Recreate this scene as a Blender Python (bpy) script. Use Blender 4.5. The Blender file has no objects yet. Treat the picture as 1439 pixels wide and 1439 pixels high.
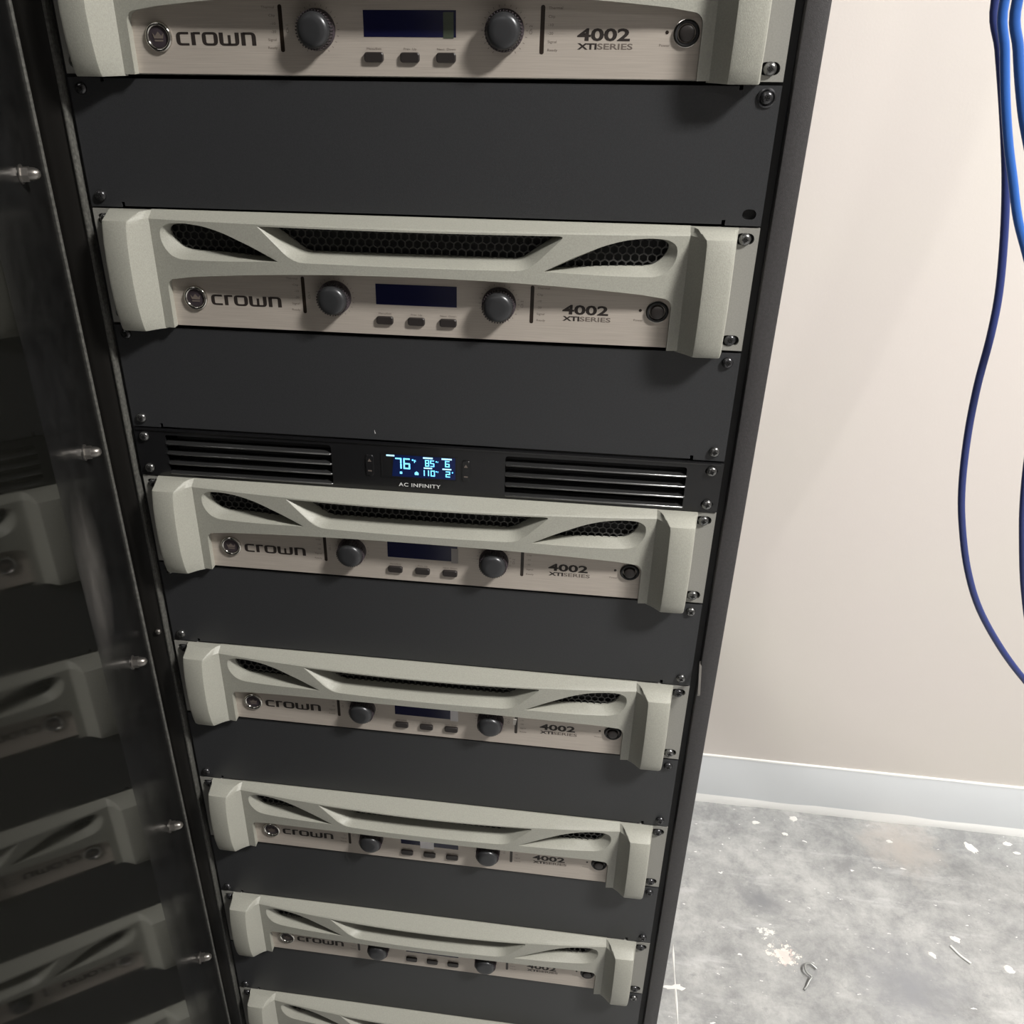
import bpy, bmesh, math, random
from mathutils import Vector, Matrix
from mathutils import geometry as G
random.seed(7)
SC = bpy.context.scene
COL = SC.collection
MM = 0.001
U = 0.04445
Z0 = 1.35782            # height of the underside of the topmost amplifier
R = math.radians

# ------------------------------------------------------------------ camera
cam_d = bpy.data.cameras.new('camera')
cam = bpy.data.objects.new('camera', cam_d)
COL.objects.link(cam)
SC.camera = cam
cr = Vector((0.99007869, 0.14051372, 0.00028554))
cd = Vector((0.06915678, -0.48551706, -0.87148754))
cf = Vector((-0.12231732, 0.86286098, -0.49041757))
CP = Vector((0.13116, -0.66684, Z0 + 0.05224))
mw = Matrix.Identity(4)
for i in range(3):
    mw[i][0] = cr[i]; mw[i][1] = -cd[i]; mw[i][2] = -cf[i]
mw[0][3], mw[1][3], mw[2][3] = CP
cam.matrix_world = mw
cam_d.sensor_width = 36
cam_d.lens = 1304.73 / 1439 * 36
cam_d.shift_x = 69.79 / 1439
cam_d.clip_start = 0.02

# ------------------------------------------------------------------ world, lights, exposure
w = bpy.data.worlds.new('world'); SC.world = w; w.use_nodes = True
w.node_tree.nodes['Background'].inputs[0].default_value = (0.9, 0.93, 1, 1)
w.node_tree.nodes['Background'].inputs[1].default_value = 0.3
SC.view_settings.view_transform = 'Standard'
SC.view_settings.look = 'None'
SC.view_settings.gamma = 1
SC.view_settings.use_curve_mapping = False
SC.view_settings.exposure = 0.0


def area(name, loc, target, sx, sy, power, col):
    l = bpy.data.lights.new(name, 'AREA'); l.shape = 'RECTANGLE'
    l.size = sx; l.size_y = sy; l.energy = power; l.color = col
    o = bpy.data.objects.new(name, l); COL.objects.link(o); o.location = loc
    d = Vector(target) - Vector(loc)
    o.rotation_euler = d.to_track_quat('-Z', 'Y').to_euler()
    return o


area('ceiling_lamp_light', (1.40, -0.86, 2.66), (1.40, -0.86, 0), 0.42, 0.26, 98, (1, 0.975, 0.925))
area('side_fill_light', (1.60, 0.33, 2.66), (1.60, 0.33, 0), 0.50, 0.50, 25, (1, 0.975, 0.955))  # added fill with no known source, brightens the wall and floor
area('front_fill_light', (-0.6, -2.3, 2.66), (-0.6, -2.3, 0), 1.15, 0.55, 4, (0.93, 0.96, 1))  # added weak fill for the rack fronts, no known source

# ------------------------------------------------------------------ materials
MATS = {}


def mat(name, col, rough=0.5, metal=0.0, spec=0.5, emit=None, es=1.0, coat=0.0, noise=None, bump=None, ior=None):
    """noise=(scale, dark factor, detail)  bump=(scale, strength)"""
    if name in MATS: return MATS[name]
    m = bpy.data.materials.new(name); m.use_nodes = True
    nt = m.node_tree; b = nt.nodes['Principled BSDF']
    b.inputs['Base Color'].default_value = (*col, 1)
    b.inputs['Roughness'].default_value = rough
    b.inputs['Metallic'].default_value = metal
    b.inputs['Specular IOR Level'].default_value = spec
    if ior: b.inputs['IOR'].default_value = ior
    b.inputs['Coat Weight'].default_value = coat
    if emit:
        b.inputs['Emission Color'].default_value = (*emit, 1)
        b.inputs['Emission Strength'].default_value = es
    if noise or bump:
        tc = nt.nodes.new('ShaderNodeTexCoord')
    if noise:
        n = nt.nodes.new('ShaderNodeTexNoise'); n.inputs['Scale'].default_value = noise[0]
        n.inputs['Detail'].default_value = noise[2]
        nt.links.new(tc.outputs['Object'], n.inputs['Vector'])
        r = nt.nodes.new('ShaderNodeValToRGB')
        r.color_ramp.elements[0].position = 0.35; r.color_ramp.elements[1].position = 0.65
        r.color_ramp.elements[0].color = (*[c * noise[1] for c in col], 1)
        r.color_ramp.elements[1].color = (*col, 1)
        nt.links.new(n.outputs['Fac'], r.inputs['Fac'])
        nt.links.new(r.outputs['Color'], b.inputs['Base Color'])
    if bump:
        n2 = nt.nodes.new('ShaderNodeTexNoise'); n2.inputs['Scale'].default_value = bump[0]
        n2.inputs['Detail'].default_value = 2
        nt.links.new(tc.outputs['Object'], n2.inputs['Vector'])
        bp = nt.nodes.new('ShaderNodeBump'); bp.inputs['Strength'].default_value = bump[1]
        bp.inputs['Distance'].default_value = 0.0005
        nt.links.new(n2.outputs['Fac'], bp.inputs['Height'])
        nt.links.new(bp.outputs['Normal'], b.inputs['Normal'])
    MATS[name] = m
    return m


M_BEZEL = mat('grey_green_paint', (0.375, 0.372, 0.328), 0.45, noise=(900, 0.88, 3), bump=(1500, 0.25))
M_EAR = mat('grey_ear_paint', (0.28, 0.275, 0.255), 0.45, noise=(900, 0.9, 3))
M_CHAS = mat('black_chassis', (0.012, 0.012, 0.013), 0.6)
M_GRILLE = mat('black_grille', (0.045, 0.044, 0.042), 0.35)
M_BLANK = mat('charcoal_powder_coat', (0.034, 0.035, 0.038), 0.40, noise=(700, 0.85, 3), bump=(2500, 0.3))
M_RACK = mat('textured_dark_coat', (0.052, 0.049, 0.051), 0.5, noise=(520, 0.8, 4), bump=(1800, 0.25))
M_STILE = mat('satin_black_stile', (0.011, 0.011, 0.011), 0.24, spec=0.30, noise=(60, 0.6, 3))
M_CHAN = mat('dark_channel', (0.012, 0.011, 0.010), 0.42)
M_EDGEHL = mat('edge_highlight_grey', (0.13, 0.128, 0.118), 0.42, noise=(420, 0.5, 4))  # paler grainy grey that paints the highlights along two edges
M_GLOSS = mat('gloss_black_enamel', (0.009, 0.009, 0.010), 0.27, coat=0.3)
M_SLAT = mat('slat_enamel', (0.24, 0.24, 0.245), 0.25, metal=0.9)
M_SCREW = mat('dark_steel', (0.20, 0.20, 0.20), 0.26, metal=0.9)
M_SCREWB = mat('black_oxide_steel', (0.08, 0.08, 0.085), 0.25, metal=0.8)
M_NUT = mat('zinc_steel', (0.26, 0.245, 0.23), 0.34, metal=0.9)
M_HOLE = mat('deep_black', (0.004, 0.004, 0.004), 0.8)
M_CHROME = mat('chrome', (0.55, 0.53, 0.5), 0.12, metal=1)
M_KNOB = mat('knob_graphite', (0.055, 0.056, 0.060), 0.33, metal=0.5)
M_KNOBSK = mat('knob_skirt', (0.045, 0.035, 0.042), 0.45)
M_LCD = mat('dark_blue_display', (0.009, 0.010, 0.045), 0.12)
M_INK = mat('dark_ink', (0.020, 0.014, 0.012), 0.6)
M_INKG = mat('grey_ink', (0.14, 0.115, 0.10), 0.6)
M_INKF = mat('faint_ink', (0.17, 0.14, 0.12), 0.6)
M_BTN = mat('button_rubber', (0.022, 0.018, 0.017), 0.45)
M_SLOT = mat('led_slot', (0.022, 0.014, 0.010), 0.3)
M_WHITEINK = mat('pale_ink', (0.75, 0.75, 0.75), 0.5)
M_GLOW = mat('lcd_segments', (0.2, 0.6, 0.9), 0.5, emit=(0.16, 0.62, 1.0), es=1.5)
M_GLOWW = mat('lcd_bars', (0.5, 0.8, 0.9), 0.5, emit=(0.36, 0.72, 1.0), es=1.0)
M_LCDBACK = mat('lcd_back', (0.005, 0.008, 0.03), 0.2, emit=(0.0, 0.008, 0.07), es=0.45)
M_LAMP = mat('lamp_diffuser', (0.9, 0.9, 0.88), 0.5, emit=(1, 0.96, 0.9), es=3)
M_FRAMEW = mat('white_enamel', (0.75, 0.75, 0.73), 0.4)


def plate_mat():
    m = mat('brushed_silver', (0.44, 0.385, 0.345), 0.42, metal=0.25)
    nt = m.node_tree; b = nt.nodes['Principled BSDF']
    tc = nt.nodes.new('ShaderNodeTexCoord'); mp = nt.nodes.new('ShaderNodeMapping')
    mp.inputs['Scale'].default_value = (25, 1, 1800)
    n = nt.nodes.new('ShaderNodeTexNoise'); n.inputs['Scale'].default_value = 1; n.inputs['Detail'].default_value = 4
    nt.links.new(tc.outputs['Object'], mp.inputs['Vector']); nt.links.new(mp.outputs['Vector'], n.inputs['Vector'])
    r = nt.nodes.new('ShaderNodeValToRGB')
    r.color_ramp.elements[0].position = 0.3; r.color_ramp.elements[1].position = 0.7
    r.color_ramp.elements[0].color = (0.455, 0.405, 0.36, 1); r.color_ramp.elements[1].color = (0.555, 0.50, 0.445, 1)
    nt.links.new(n.outputs['Fac'], r.inputs['Fac']); nt.links.new(r.outputs['Color'], b.inputs['Base Color'])
    return m


M_PLATE = plate_mat()


def pane_mat():
    m = mat('smoked_acrylic', (0.006, 0.006, 0.005), 0.03, ior=1.40, spec=0.23)
    nt = m.node_tree; b = nt.nodes['Principled BSDF']
    # faint smears and dust on the glossy sheet
    tc = nt.nodes.new('ShaderNodeTexCoord'); mp = nt.nodes.new('ShaderNodeMapping')
    mp.inputs['Scale'].default_value = (9, 9, 2.5)
    n = nt.nodes.new('ShaderNodeTexNoise'); n.inputs['Scale'].default_value = 2; n.inputs['Detail'].default_value = 5
    nt.links.new(tc.outputs['Object'], mp.inputs['Vector']); nt.links.new(mp.outputs['Vector'], n.inputs['Vector'])
    r = nt.nodes.new('ShaderNodeValToRGB')
    r.color_ramp.elements[0].position = 0.45; r.color_ramp.elements[1].position = 0.8
    r.color_ramp.elements[0].color = (0.045, 0.045, 0.045, 1); r.color_ramp.elements[1].color = (0.11, 0.11, 0.11, 1)
    nt.links.new(n.outputs['Fac'], r.inputs['Fac']); nt.links.new(r.outputs['Color'], b.inputs['Roughness'])
    return m


M_PANE = pane_mat()


def stile_smudge():
    """satin black with one whitish dusty smear of its own shape"""
    nt = M_STILE.node_tree; b = nt.nodes['Principled BSDF']
    tc = nt.nodes.new('ShaderNodeTexCoord')
    mp = nt.nodes.new('ShaderNodeMapping'); mp.vector_type = 'POINT'
    mp.inputs['Location'].default_value = (-0.120 / 0.040, 0, -(Z0 - 0.345) / 0.080)
    mp.inputs['Scale'].default_value = (1 / 0.040, 0, 1 / 0.080)
    nt.links.new(tc.outputs['Object'], mp.inputs['Vector'])
    ln = nt.nodes.new('ShaderNodeVectorMath'); ln.operation = 'LENGTH'
    nt.links.new(mp.outputs['Vector'], ln.inputs[0])
    mr = nt.nodes.new('ShaderNodeMapRange'); mr.inputs['From Min'].default_value = 0.1; mr.inputs['From Max'].default_value = 1.0
    mr.inputs['To Min'].default_value = 1; mr.inputs['To Max'].default_value = 0
    nt.links.new(ln.outputs['Value'], mr.inputs['Value'])
    n = nt.nodes.new('ShaderNodeTexNoise'); n.inputs['Scale'].default_value = 38; n.inputs['Detail'].default_value = 4
    mp2 = nt.nodes.new('ShaderNodeMapping'); mp2.inputs['Scale'].default_value = (1.8, 1, 0.5)
    nt.links.new(tc.outputs['Object'], mp2.inputs['Vector']); nt.links.new(mp2.outputs['Vector'], n.inputs['Vector'])
    mu = nt.nodes.new('ShaderNodeMath'); mu.operation = 'MULTIPLY'
    nt.links.new(mr.outputs['Result'], mu.inputs[0]); nt.links.new(n.outputs['Fac'], mu.inputs[1])
    mx = nt.nodes.new('ShaderNodeMix'); mx.data_type = 'RGBA'
    old = b.inputs['Base Color'].links[0].from_socket
    nt.links.new(mu.outputs['Value'], mx.inputs['Factor'])
    nt.links.new(old, mx.inputs['A']); mx.inputs['B'].default_value = (0.17, 0.16, 0.15, 1)
    nt.links.new(mx.outputs['Result'], b.inputs['Base Color'])


stile_smudge()


def wall_mat():
    m = mat('beige_wall_paint', (0.78, 0.73, 0.69), 0.6, bump=(300, 0.15))
    nt = m.node_tree; b = nt.nodes['Principled BSDF']
    tc = nt.nodes.new('ShaderNodeTexCoord')
    n = nt.nodes.new('ShaderNodeTexNoise'); n.inputs['Scale'].default_value = 2.2; n.inputs['Detail'].default_value = 3
    nt.links.new(tc.outputs['Object'], n.inputs['Vector'])
    r = nt.nodes.new('ShaderNodeValToRGB')
    r.color_ramp.elements[0].position = 0.35; r.color_ramp.elements[1].position = 0.65
    r.color_ramp.elements[0].color = (0.74, 0.685, 0.65, 1); r.color_ramp.elements[1].color = (0.74, 0.70, 0.645, 1)
    nt.links.new(n.outputs['Fac'], r.inputs['Fac']); nt.links.new(r.outputs['Color'], b.inputs['Base Color'])
    return m


M_WALL = wall_mat()
M_SIDE = mat('dim_wall_paint', (0.20, 0.19, 0.185), 0.7)
M_CEIL = mat('ceiling_white', (0.38, 0.38, 0.37), 0.8)
M_BASE = mat('pale_grey_vinyl', (0.74, 0.765, 0.785), 0.4, noise=(9, 0.98, 2))
M_CAULK = mat('white_caulk', (0.90, 0.90, 0.88), 0.5)
M_PAINTW = mat('white_paint_drip', (0.80, 0.79, 0.76), 0.5)


def floor_mat():
    m = mat('scuffed_concrete', (0.3, 0.3, 0.31), 0.5)
    nt = m.node_tree; b = nt.nodes['Principled BSDF']
    tc = nt.nodes.new('ShaderNodeTexCoord')

    def noise(scale, detail, rough=0.6, stretch=None, dist=0.0):
        n = nt.nodes.new('ShaderNodeTexNoise'); n.inputs['Scale'].default_value = scale
        n.inputs['Detail'].default_value = detail; n.inputs['Roughness'].default_value = rough
        n.inputs['Distortion'].default_value = dist
        src = tc.outputs['Object']
        if stretch:
            mp = nt.nodes.new('ShaderNodeMapping'); mp.inputs['Rotation'].default_value = (0, 0, stretch[0])
            mp.inputs['Scale'].default_value = (stretch[1], stretch[2], 1)
            nt.links.new(src, mp.inputs['Vector']); src = mp.outputs['Vector']
        nt.links.new(src, n.inputs['Vector'])
        return n.outputs['Fac']

    def ramp(f, stops):
        r = nt.nodes.new('ShaderNodeValToRGB')
        while len(r.color_ramp.elements) < len(stops): r.color_ramp.elements.new(0.5)
        for e, (p, c) in zip(r.color_ramp.elements, stops):
            e.position = p; e.color = (*c, 1) if isinstance(c, tuple) else (c, c, c, 1)
        nt.links.new(f, r.inputs['Fac'])
        return r.outputs['Color']

    def mix(f, a, c):
        mx = nt.nodes.new('ShaderNodeMix'); mx.data_type = 'RGBA'
        if isinstance(f, float): mx.inputs['Factor'].default_value = f
        else: nt.links.new(f, mx.inputs['Factor'])
        nt.links.new(a, mx.inputs['A'])
        if isinstance(c, tuple): mx.inputs['B'].default_value = (*c, 1)
        else: nt.links.new(c, mx.inputs['B'])
        return mx.outputs['Result']

    base = ramp(noise(9.5, 12, 0.78, None, 0.15), [(0.38, (0.27, 0.273, 0.275)), (0.5, (0.37, 0.373, 0.370)), (0.62, (0.48, 0.480, 0.472))])
    scuff = ramp(noise(16, 6, 0.7, (0.7, 0.35, 1.6)), [(0.56, 0.0), (0.74, 0.55)])
    c = mix(scuff, base, (0.66, 0.66, 0.66))
    dark = ramp(noise(34, 5, 0.75), [(0.30, 0.7), (0.46, 0.0)])
    c = mix(dark, c, (0.25, 0.253, 0.258))
    spots = ramp(noise(75, 3, 0.6, (0.7, 0.6, 1.3)), [(0.68, 0.0), (0.71, 0.9)])
    c = mix(spots, c, (0.86, 0.86, 0.85))

    # worn pinkish patch and darker bruise, fixed places on the floor
    def patch(cx, cy, rad, lo, hi, sc=26, kk=2.4):
        mp = nt.nodes.new('ShaderNodeMapping'); mp.inputs['Location'].default_value = (-cx / rad, -cy / rad, 0)
        mp.inputs['Scale'].default_value = (1 / rad, 1 / rad, 1)
        nt.links.new(tc.outputs['Object'], mp.inputs['Vector'])
        ln = nt.nodes.new('ShaderNodeVectorMath'); ln.operation = 'LENGTH'; nt.links.new(mp.outputs['Vector'], ln.inputs[0])
        ad = nt.nodes.new('ShaderNodeMath'); ad.operation = 'MULTIPLY_ADD'
        nt.links.new(noise(sc, 5, 0.7), ad.inputs[0]); ad.inputs[1].default_value = -kk
        nt.links.new(ln.outputs['Value'], ad.inputs[2])
        mr = nt.nodes.new('ShaderNodeMapRange'); mr.inputs['From Min'].default_value = lo; mr.inputs['From Max'].default_value = hi
        mr.inputs['To Min'].default_value = 1; mr.inputs['To Max'].default_value = 0
        nt.links.new(ad.outputs['Value'], mr.inputs['Value'])
        return mr.outputs['Result']
    c = mix(patch(0.525, 0.392, 0.024, -2.05, -1.95, 75, 5.2), c, (0.80, 0.74, 0.68))
    c = mix(patch(0.527, 0.389, 0.016, -2.3, -1.7, 90, 5.2), c, (0.76, 0.62, 0.58))
    c = mix(patch(0.506, 0.425, 0.020, -2.35, -2.25, 70, 5.2), c, (0.76, 0.75, 0.71))
    c = mix(patch(0.50, 0.50, 0.035, -1.0, 0.0), c, (0.23, 0.235, 0.245))
    c = mix(patch(0.78, 0.66, 0.06, -1.2, 0.2), c, (0.50, 0.46, 0.425))
    c = mix(patch(0.72, 0.36, 0.07, -1.3, 0.3), c, (0.27, 0.275, 0.29))
    nt.links.new(c, b.inputs['Base Color'])
    bp = nt.nodes.new('ShaderNodeBump'); bp.inputs['Strength'].default_value = 0.25; bp.inputs['Distance'].default_value = 0.002
    nt.links.new(noise(40, 6, 0.7), bp.inputs['Height']); nt.links.new(bp.outputs['Normal'], b.inputs['Normal'])
    return m


M_FLOOR = floor_mat()


# ------------------------------------------------------------------ mesh helpers
class MB:
    """collects geometry in millimetres or metres; build() links one mesh object"""
    def __init__(s, k=1.0): s.v = []; s.f = []; s.k = k

    def add(s, vs, fs):
        n = len(s.v)
        s.v += [tuple(c * s.k for c in p) for p in vs]
        s.f += [tuple(i + n for i in f) for f in fs]
        return s

    def box(s, x0, x1, y0, y1, z0, z1, bev=0.0):
        if bev <= 0:
            return s.add([(x0, y0, z0), (x1, y0, z0), (x1, y1, z0), (x0, y1, z0), (x0, y0, z1), (x1, y0, z1), (x1, y1, z1), (x0, y1, z1)],
                         [(0, 3, 2, 1), (4, 5, 6, 7), (0, 1, 5, 4), (1, 2, 6, 5), (2, 3, 7, 6), (3, 0, 4, 7)])
        bm = bmesh.new()
        bmesh.ops.create_cube(bm, size=1)
        for v in bm.verts:
            v.co = ((x0 + x1) / 2 + v.co.x * (x1 - x0), (y0 + y1) / 2 + v.co.y * (y1 - y0), (z0 + z1) / 2 + v.co.z * (z1 - z0))
        bmesh.ops.bevel(bm, geom=bm.edges[:], offset=bev, segments=2, profile=0.5, affect='EDGES')
        bm.verts.index_update()
        s.add([v.co[:] for v in bm.verts], [[v.index for v in f.verts] for f in bm.faces]); bm.free()
        return s

    def prism(s, poly, y0, y1, bev=0.0):
        """poly: list of (x,z), extruded along y; front face at y0 (front = smaller y), optional chamfer inset"""
        n = len(poly)
        area2 = sum(poly[i][0] * poly[(i + 1) % n][1] - poly[(i + 1) % n][0] * poly[i][1] for i in range(n))
        if area2 < 0: poly = poly[::-1]
        if bev > 0:
            cx = sum(p[0] for p in poly) / n; cz = sum(p[1] for p in poly) / n
            ins = []
            for p in poly:
                d = math.hypot(p[0] - cx, p[1] - cz) or 1
                t = max(0, 1 - bev / d * 1.2)
                ins.append((cx + (p[0] - cx) * t, cz + (p[1] - cz) * t))
            vs = [(p[0], y0, p[1]) for p in ins] + [(p[0], y0 + bev, p[1]) for p in poly] + [(p[0], y1, p[1]) for p in poly]
            fs = [tuple(range(n)), tuple(range(3 * n - 1, 2 * n - 1, -1))]
            for i in range(n):
                j = (i + 1) % n
                fs += [(i, n + i, n + j, j), (n + i, 2 * n + i, 2 * n + j, n + j)]
        else:
            vs = [(p[0], y0, p[1]) for p in poly] + [(p[0], y1, p[1]) for p in poly]
            fs = [tuple(range(n)), tuple(range(2 * n - 1, n - 1, -1))]
            fs += [(i, n + i, n + (i + 1) % n, (i + 1) % n) for i in range(n)]
        return s.add(vs, fs)

    def lathe(s, prof, cx, cz, seg=32, close=True):
        """prof: list of (radius, y); axis along y at (cx,cz)"""
        vs = []; fs = []
        for r, y in prof:
            for k in range(seg):
                a = 2 * math.pi * k / seg
                vs.append((cx + r * math.cos(a), y, cz + r * math.sin(a)))
        for i in range(len(prof) - 1):
            for k in range(seg):
                k2 = (k + 1) % seg
                fs.append((i * seg + k, (i + 1) * seg + k, (i + 1) * seg + k2, i * seg + k2))
        if close:
            fs.append(tuple(range(seg)))
        return s.add(vs, fs)

    def tube(s, pts, r, seg=10, sub=6, cap=True):
        P = [Vector(p) for p in pts]
        Q = []
        for i in range(len(P) - 1):
            p0 = P[i - 1] if i else P[0] * 2 - P[1]; p1 = P[i]; p2 = P[i + 1]
            p3 = P[i + 2] if i + 2 < len(P) else P[-1] * 2 - P[-2]
            for k in range(sub):
                t = k / sub
                Q.append(0.5 * ((2 * p1) + (p2 - p0) * t + (2 * p0 - 5 * p1 + 4 * p2 - p3) * t * t + (3 * p1 - p0 - 3 * p2 + p3) * t ** 3))
        Q.append(P[-1])
        vs = []; fs = []
        up = Vector((0, 1, 0))
        for i, q in enumerate(Q):
            t = (Q[min(i + 1, len(Q) - 1)] - Q[max(i - 1, 0)]).normalized()
            a = t.cross(up)
            if a.length < 1e-4: a = t.cross(Vector((1, 0, 0)))
            a.normalize(); b = t.cross(a).normalized(); up = -b if False else up
            for k in range(seg):
                an = 2 * math.pi * k / seg
                vs.append(tuple(q + a * (r * math.cos(an)) + b * (r * math.sin(an))))
        for i in range(len(Q) - 1):
            for k in range(seg):
                k2 = (k + 1) % seg
                fs.append((i * seg + k, i * seg + k2, (i + 1) * seg + k2, (i + 1) * seg + k))
        if cap:
            fs.append(tuple(range(seg - 1, -1, -1))); m = (len(Q) - 1) * seg
            fs.append(tuple(m + k for k in range(seg)))
        return s.add(vs, fs)

    def build(s, name, m, parent=None, smooth=35, loc=None):
        me = bpy.data.meshes.new(name)
        me.from_pydata(s.v, [], s.f); me.update()
        bm = bmesh.new(); bm.from_mesh(me)
        bmesh.ops.recalc_face_normals(bm, faces=bm.faces[:]); bm.to_mesh(me); bm.free()
        if smooth:
            me.polygons.foreach_set('use_smooth', [True] * len(me.polygons))
            me.set_sharp_from_angle(angle=R(smooth))
        me.materials.append(m)
        o = bpy.data.objects.new(name, me); COL.objects.link(o)
        if parent: o.parent = parent
        if loc: o.location = loc
        return o


def rrect(x0, x1, z0, z1, r, seg=5):
    pts = []
    for cx, cz, a0 in ((x1 - r, z1 - r, 0), (x0 + r, z1 - r, 90), (x0 + r, z0 + r, 180), (x1 - r, z0 + r, 270)):
        for k in range(seg + 1):
            a = R(a0 + 90 * k / seg)
            pts.append((cx + r * math.cos(a), cz + r * math.sin(a)))
    return pts


def tag(o, label, cat, group=None, kind=None):
    if label: o['label'] = label
    if cat: o['category'] = cat
    if group: o['group'] = group
    if kind: o['kind'] = kind
    return o


def empty(name, loc, label, cat, group=None, rz=0.0):
    o = bpy.data.objects.new(name, None); COL.objects.link(o); o.empty_display_size = 0.05
    o.location = loc; o.rotation_euler = (0, 0, rz)
    return tag(o, label, cat, group)


def copy_tree(o, parent=None):
    c = o.copy(); COL.objects.link(c); c.parent = parent
    for ch in list(o.children): copy_tree(ch, c)
    return c


def text_geo(txt, x, z, h, wscale=1.0, align='LEFT', bold=0.0, y=-0.1, rot=0.0, space=1.0):
    """mesh verts (mm) and faces of lettering; h = cap height in mm; baseline at z"""
    cu = bpy.data.curves.new('t', 'FONT'); cu.body = txt; cu.size = 1; cu.align_x = align
    cu.offset = bold; cu.space_character = space; cu.resolution_u = 3
    o = bpy.data.objects.new('t', cu); COL.objects.link(o)
    me = bpy.data.meshes.new_from_object(o.evaluated_get(bpy.context.evaluated_depsgraph_get()))
    k = h / 0.70
    vs = []
    ca, sa = math.cos(rot), math.sin(rot)
    for v in me.vertices:
        a = v.co.x * k * wscale; b = v.co.y * k
        vs.append((x + a * ca - b * sa, y, z + a * sa + b * ca))
    fs = [tuple(p.vertices) for p in me.polygons]
    bpy.data.objects.remove(o); bpy.data.curves.remove(cu); bpy.data.meshes.remove(me)
    return vs, fs


def flat_build(vfs, name, m, parent):
    b = MB(MM)
    for vs, fs in vfs: b.add(vs, fs)
    me = bpy.data.meshes.new(name); me.from_pydata(b.v, [], b.f); me.update()
    me.materials.append(m)
    o = bpy.data.objects.new(name, me); COL.objects.link(o); o.parent = parent
    return o


def stroke(path, th, tv, y=-0.1, r=1.2):
    """flat stroked path with rounded corners; horizontal runs th thick, vertical runs tv thick"""
    pts = []
    n = len(path)
    for i, p in enumerate(path):
        if 0 < i < n - 1:
            a = Vector(path[i - 1]); b = Vector(p); c = Vector(path[i + 1])
            d1 = (a - b); d2 = (c - b)
            rr = min(r, d1.length * 0.5, d2.length * 0.5)
            s = b + d1.normalized() * rr; e = b + d2.normalized() * rr
            for k in range(6):
                t = k / 5
                pts.append((1 - t) ** 2 * s + 2 * t * (1 - t) * b + t * t * e)
        else:
            pts.append(Vector(p))
    vs = []; fs = []
    for i, p in enumerate(pts):
        t = (pts[min(i + 1, len(pts) - 1)] - pts[max(i - 1, 0)]).normalized()
        hw = 0.5 * math.sqrt((tv * t.y) ** 2 + (th * t.x) ** 2)
        nx, nz = -t.y, t.x
        vs += [(p.x + nx * hw, y, p.y + nz * hw), (p.x - nx * hw, y, p.y - nz * hw)]
    for i in range(len(pts) - 1):
        fs.append((2 * i, 2 * i + 1, 2 * i + 3, 2 * i + 2))
    return vs, fs


# ------------------------------------------------------------------ the room
def struct(b, name, m, smooth=0):
    o = b.build(name, m, None, smooth); o['kind'] = 'structure'
    return o


WY = 0.7270
WROT = -0.00883
struct(MB().box(-1.5, 2.9, -3.3, WY + 0.1, -0.08, 0), 'floor', M_FLOOR)
struct(MB().box(-1.5, 2.9, WY, WY + 0.1, 0, 2.75), 'wall_back', M_WALL)
struct(MB().box(-1.6, -1.5, -3.3, WY + 0.1, 0, 2.75), 'wall_left', M_SIDE)
struct(MB().box(2.9, 3.0, -3.3, WY + 0.1, 0, 2.75), 'wall_right', M_SIDE)
struct(MB().box(-1.6, 3.0, -3.4, -3.3, 0, 2.75), 'wall_front', M_SIDE)
struct(MB().box(-1.6, 3.0, -3.4, WY + 0.1, 2.75, 2.85), 'ceiling', M_CEIL)
# cove baseboard: sheet with a flared toe
bb = MB()
prof = [(0.0, 0.1185), (0.0022, 0.1188), (0.003, 0.117), (0.003, 0.024), (0.0035, 0.015), (0.004, 0.0075), (0.005, 0.0), (0.0, 0.0)]
n = len(prof)
vs = [(x, WY - d, z) for x in (-1.5, 2.9) for d, z in prof]
bb.add(vs, [(i, (i + 1) % n, n + (i + 1) % n, n + i) for i in range(n)] + [tuple(range(n)), tuple(range(2 * n - 1, n - 1, -1))])
base = struct(bb, 'baseboard_back', M_BASE, 30)
ck = MB()
# caulk bead along the top and the white painted toe
vs = []; fs = []
N = 60
for i in range(N + 1):
    x = -1.5 + 4.4 * i / N
    vs += [(x, WY, 0.1212), (x, WY - 0.003, 0.1204 + 0.0005 * math.sin(i * 1.7)), (x, WY - 0.0036, 0.1182 - 0.0007 * math.sin(i * 2.3)), (x, WY, 0.116)]
for i in range(N):
    for k in range(3): fs.append((4 * i + k, 4 * i + k + 1, 4 * i + k + 5, 4 * i + k + 4))
ck.add(vs, fs)
o = struct(ck, 'caulk_line', M_CAULK, 40); o.parent = base
tb = MB(); vs = []; fs = []
for i in range(N + 1):
    x = -1.5 + 4.4 * i / N
    w_ = 0.0015 * math.sin(i * 1.3) + 0.001 * math.sin(i * 3.1)
    vs += [(x, WY - 0.0028, 0.0195 + w_), (x, WY - 0.0045, 0.014), (x, WY - 0.0062, 0.0065), (x, WY - 0.0066 - w_ * 0.6, 0.001), (x, WY - 0.0066 - w_ * 0.6, 0.0)]
for i in range(N):
    for k in range(4): fs.append((5 * i + k, 5 * i + k + 1, 5 * i + k + 6, 5 * i + k + 5))
tb.add(vs, fs)
o = struct(tb, 'caulk_bead', M_CAULK, 40); o.parent = base

for o in COL.objects:
    if o.name in ('wall_back', 'baseboard_back'): o.rotation_euler = (0, 0, WROT)

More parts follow.
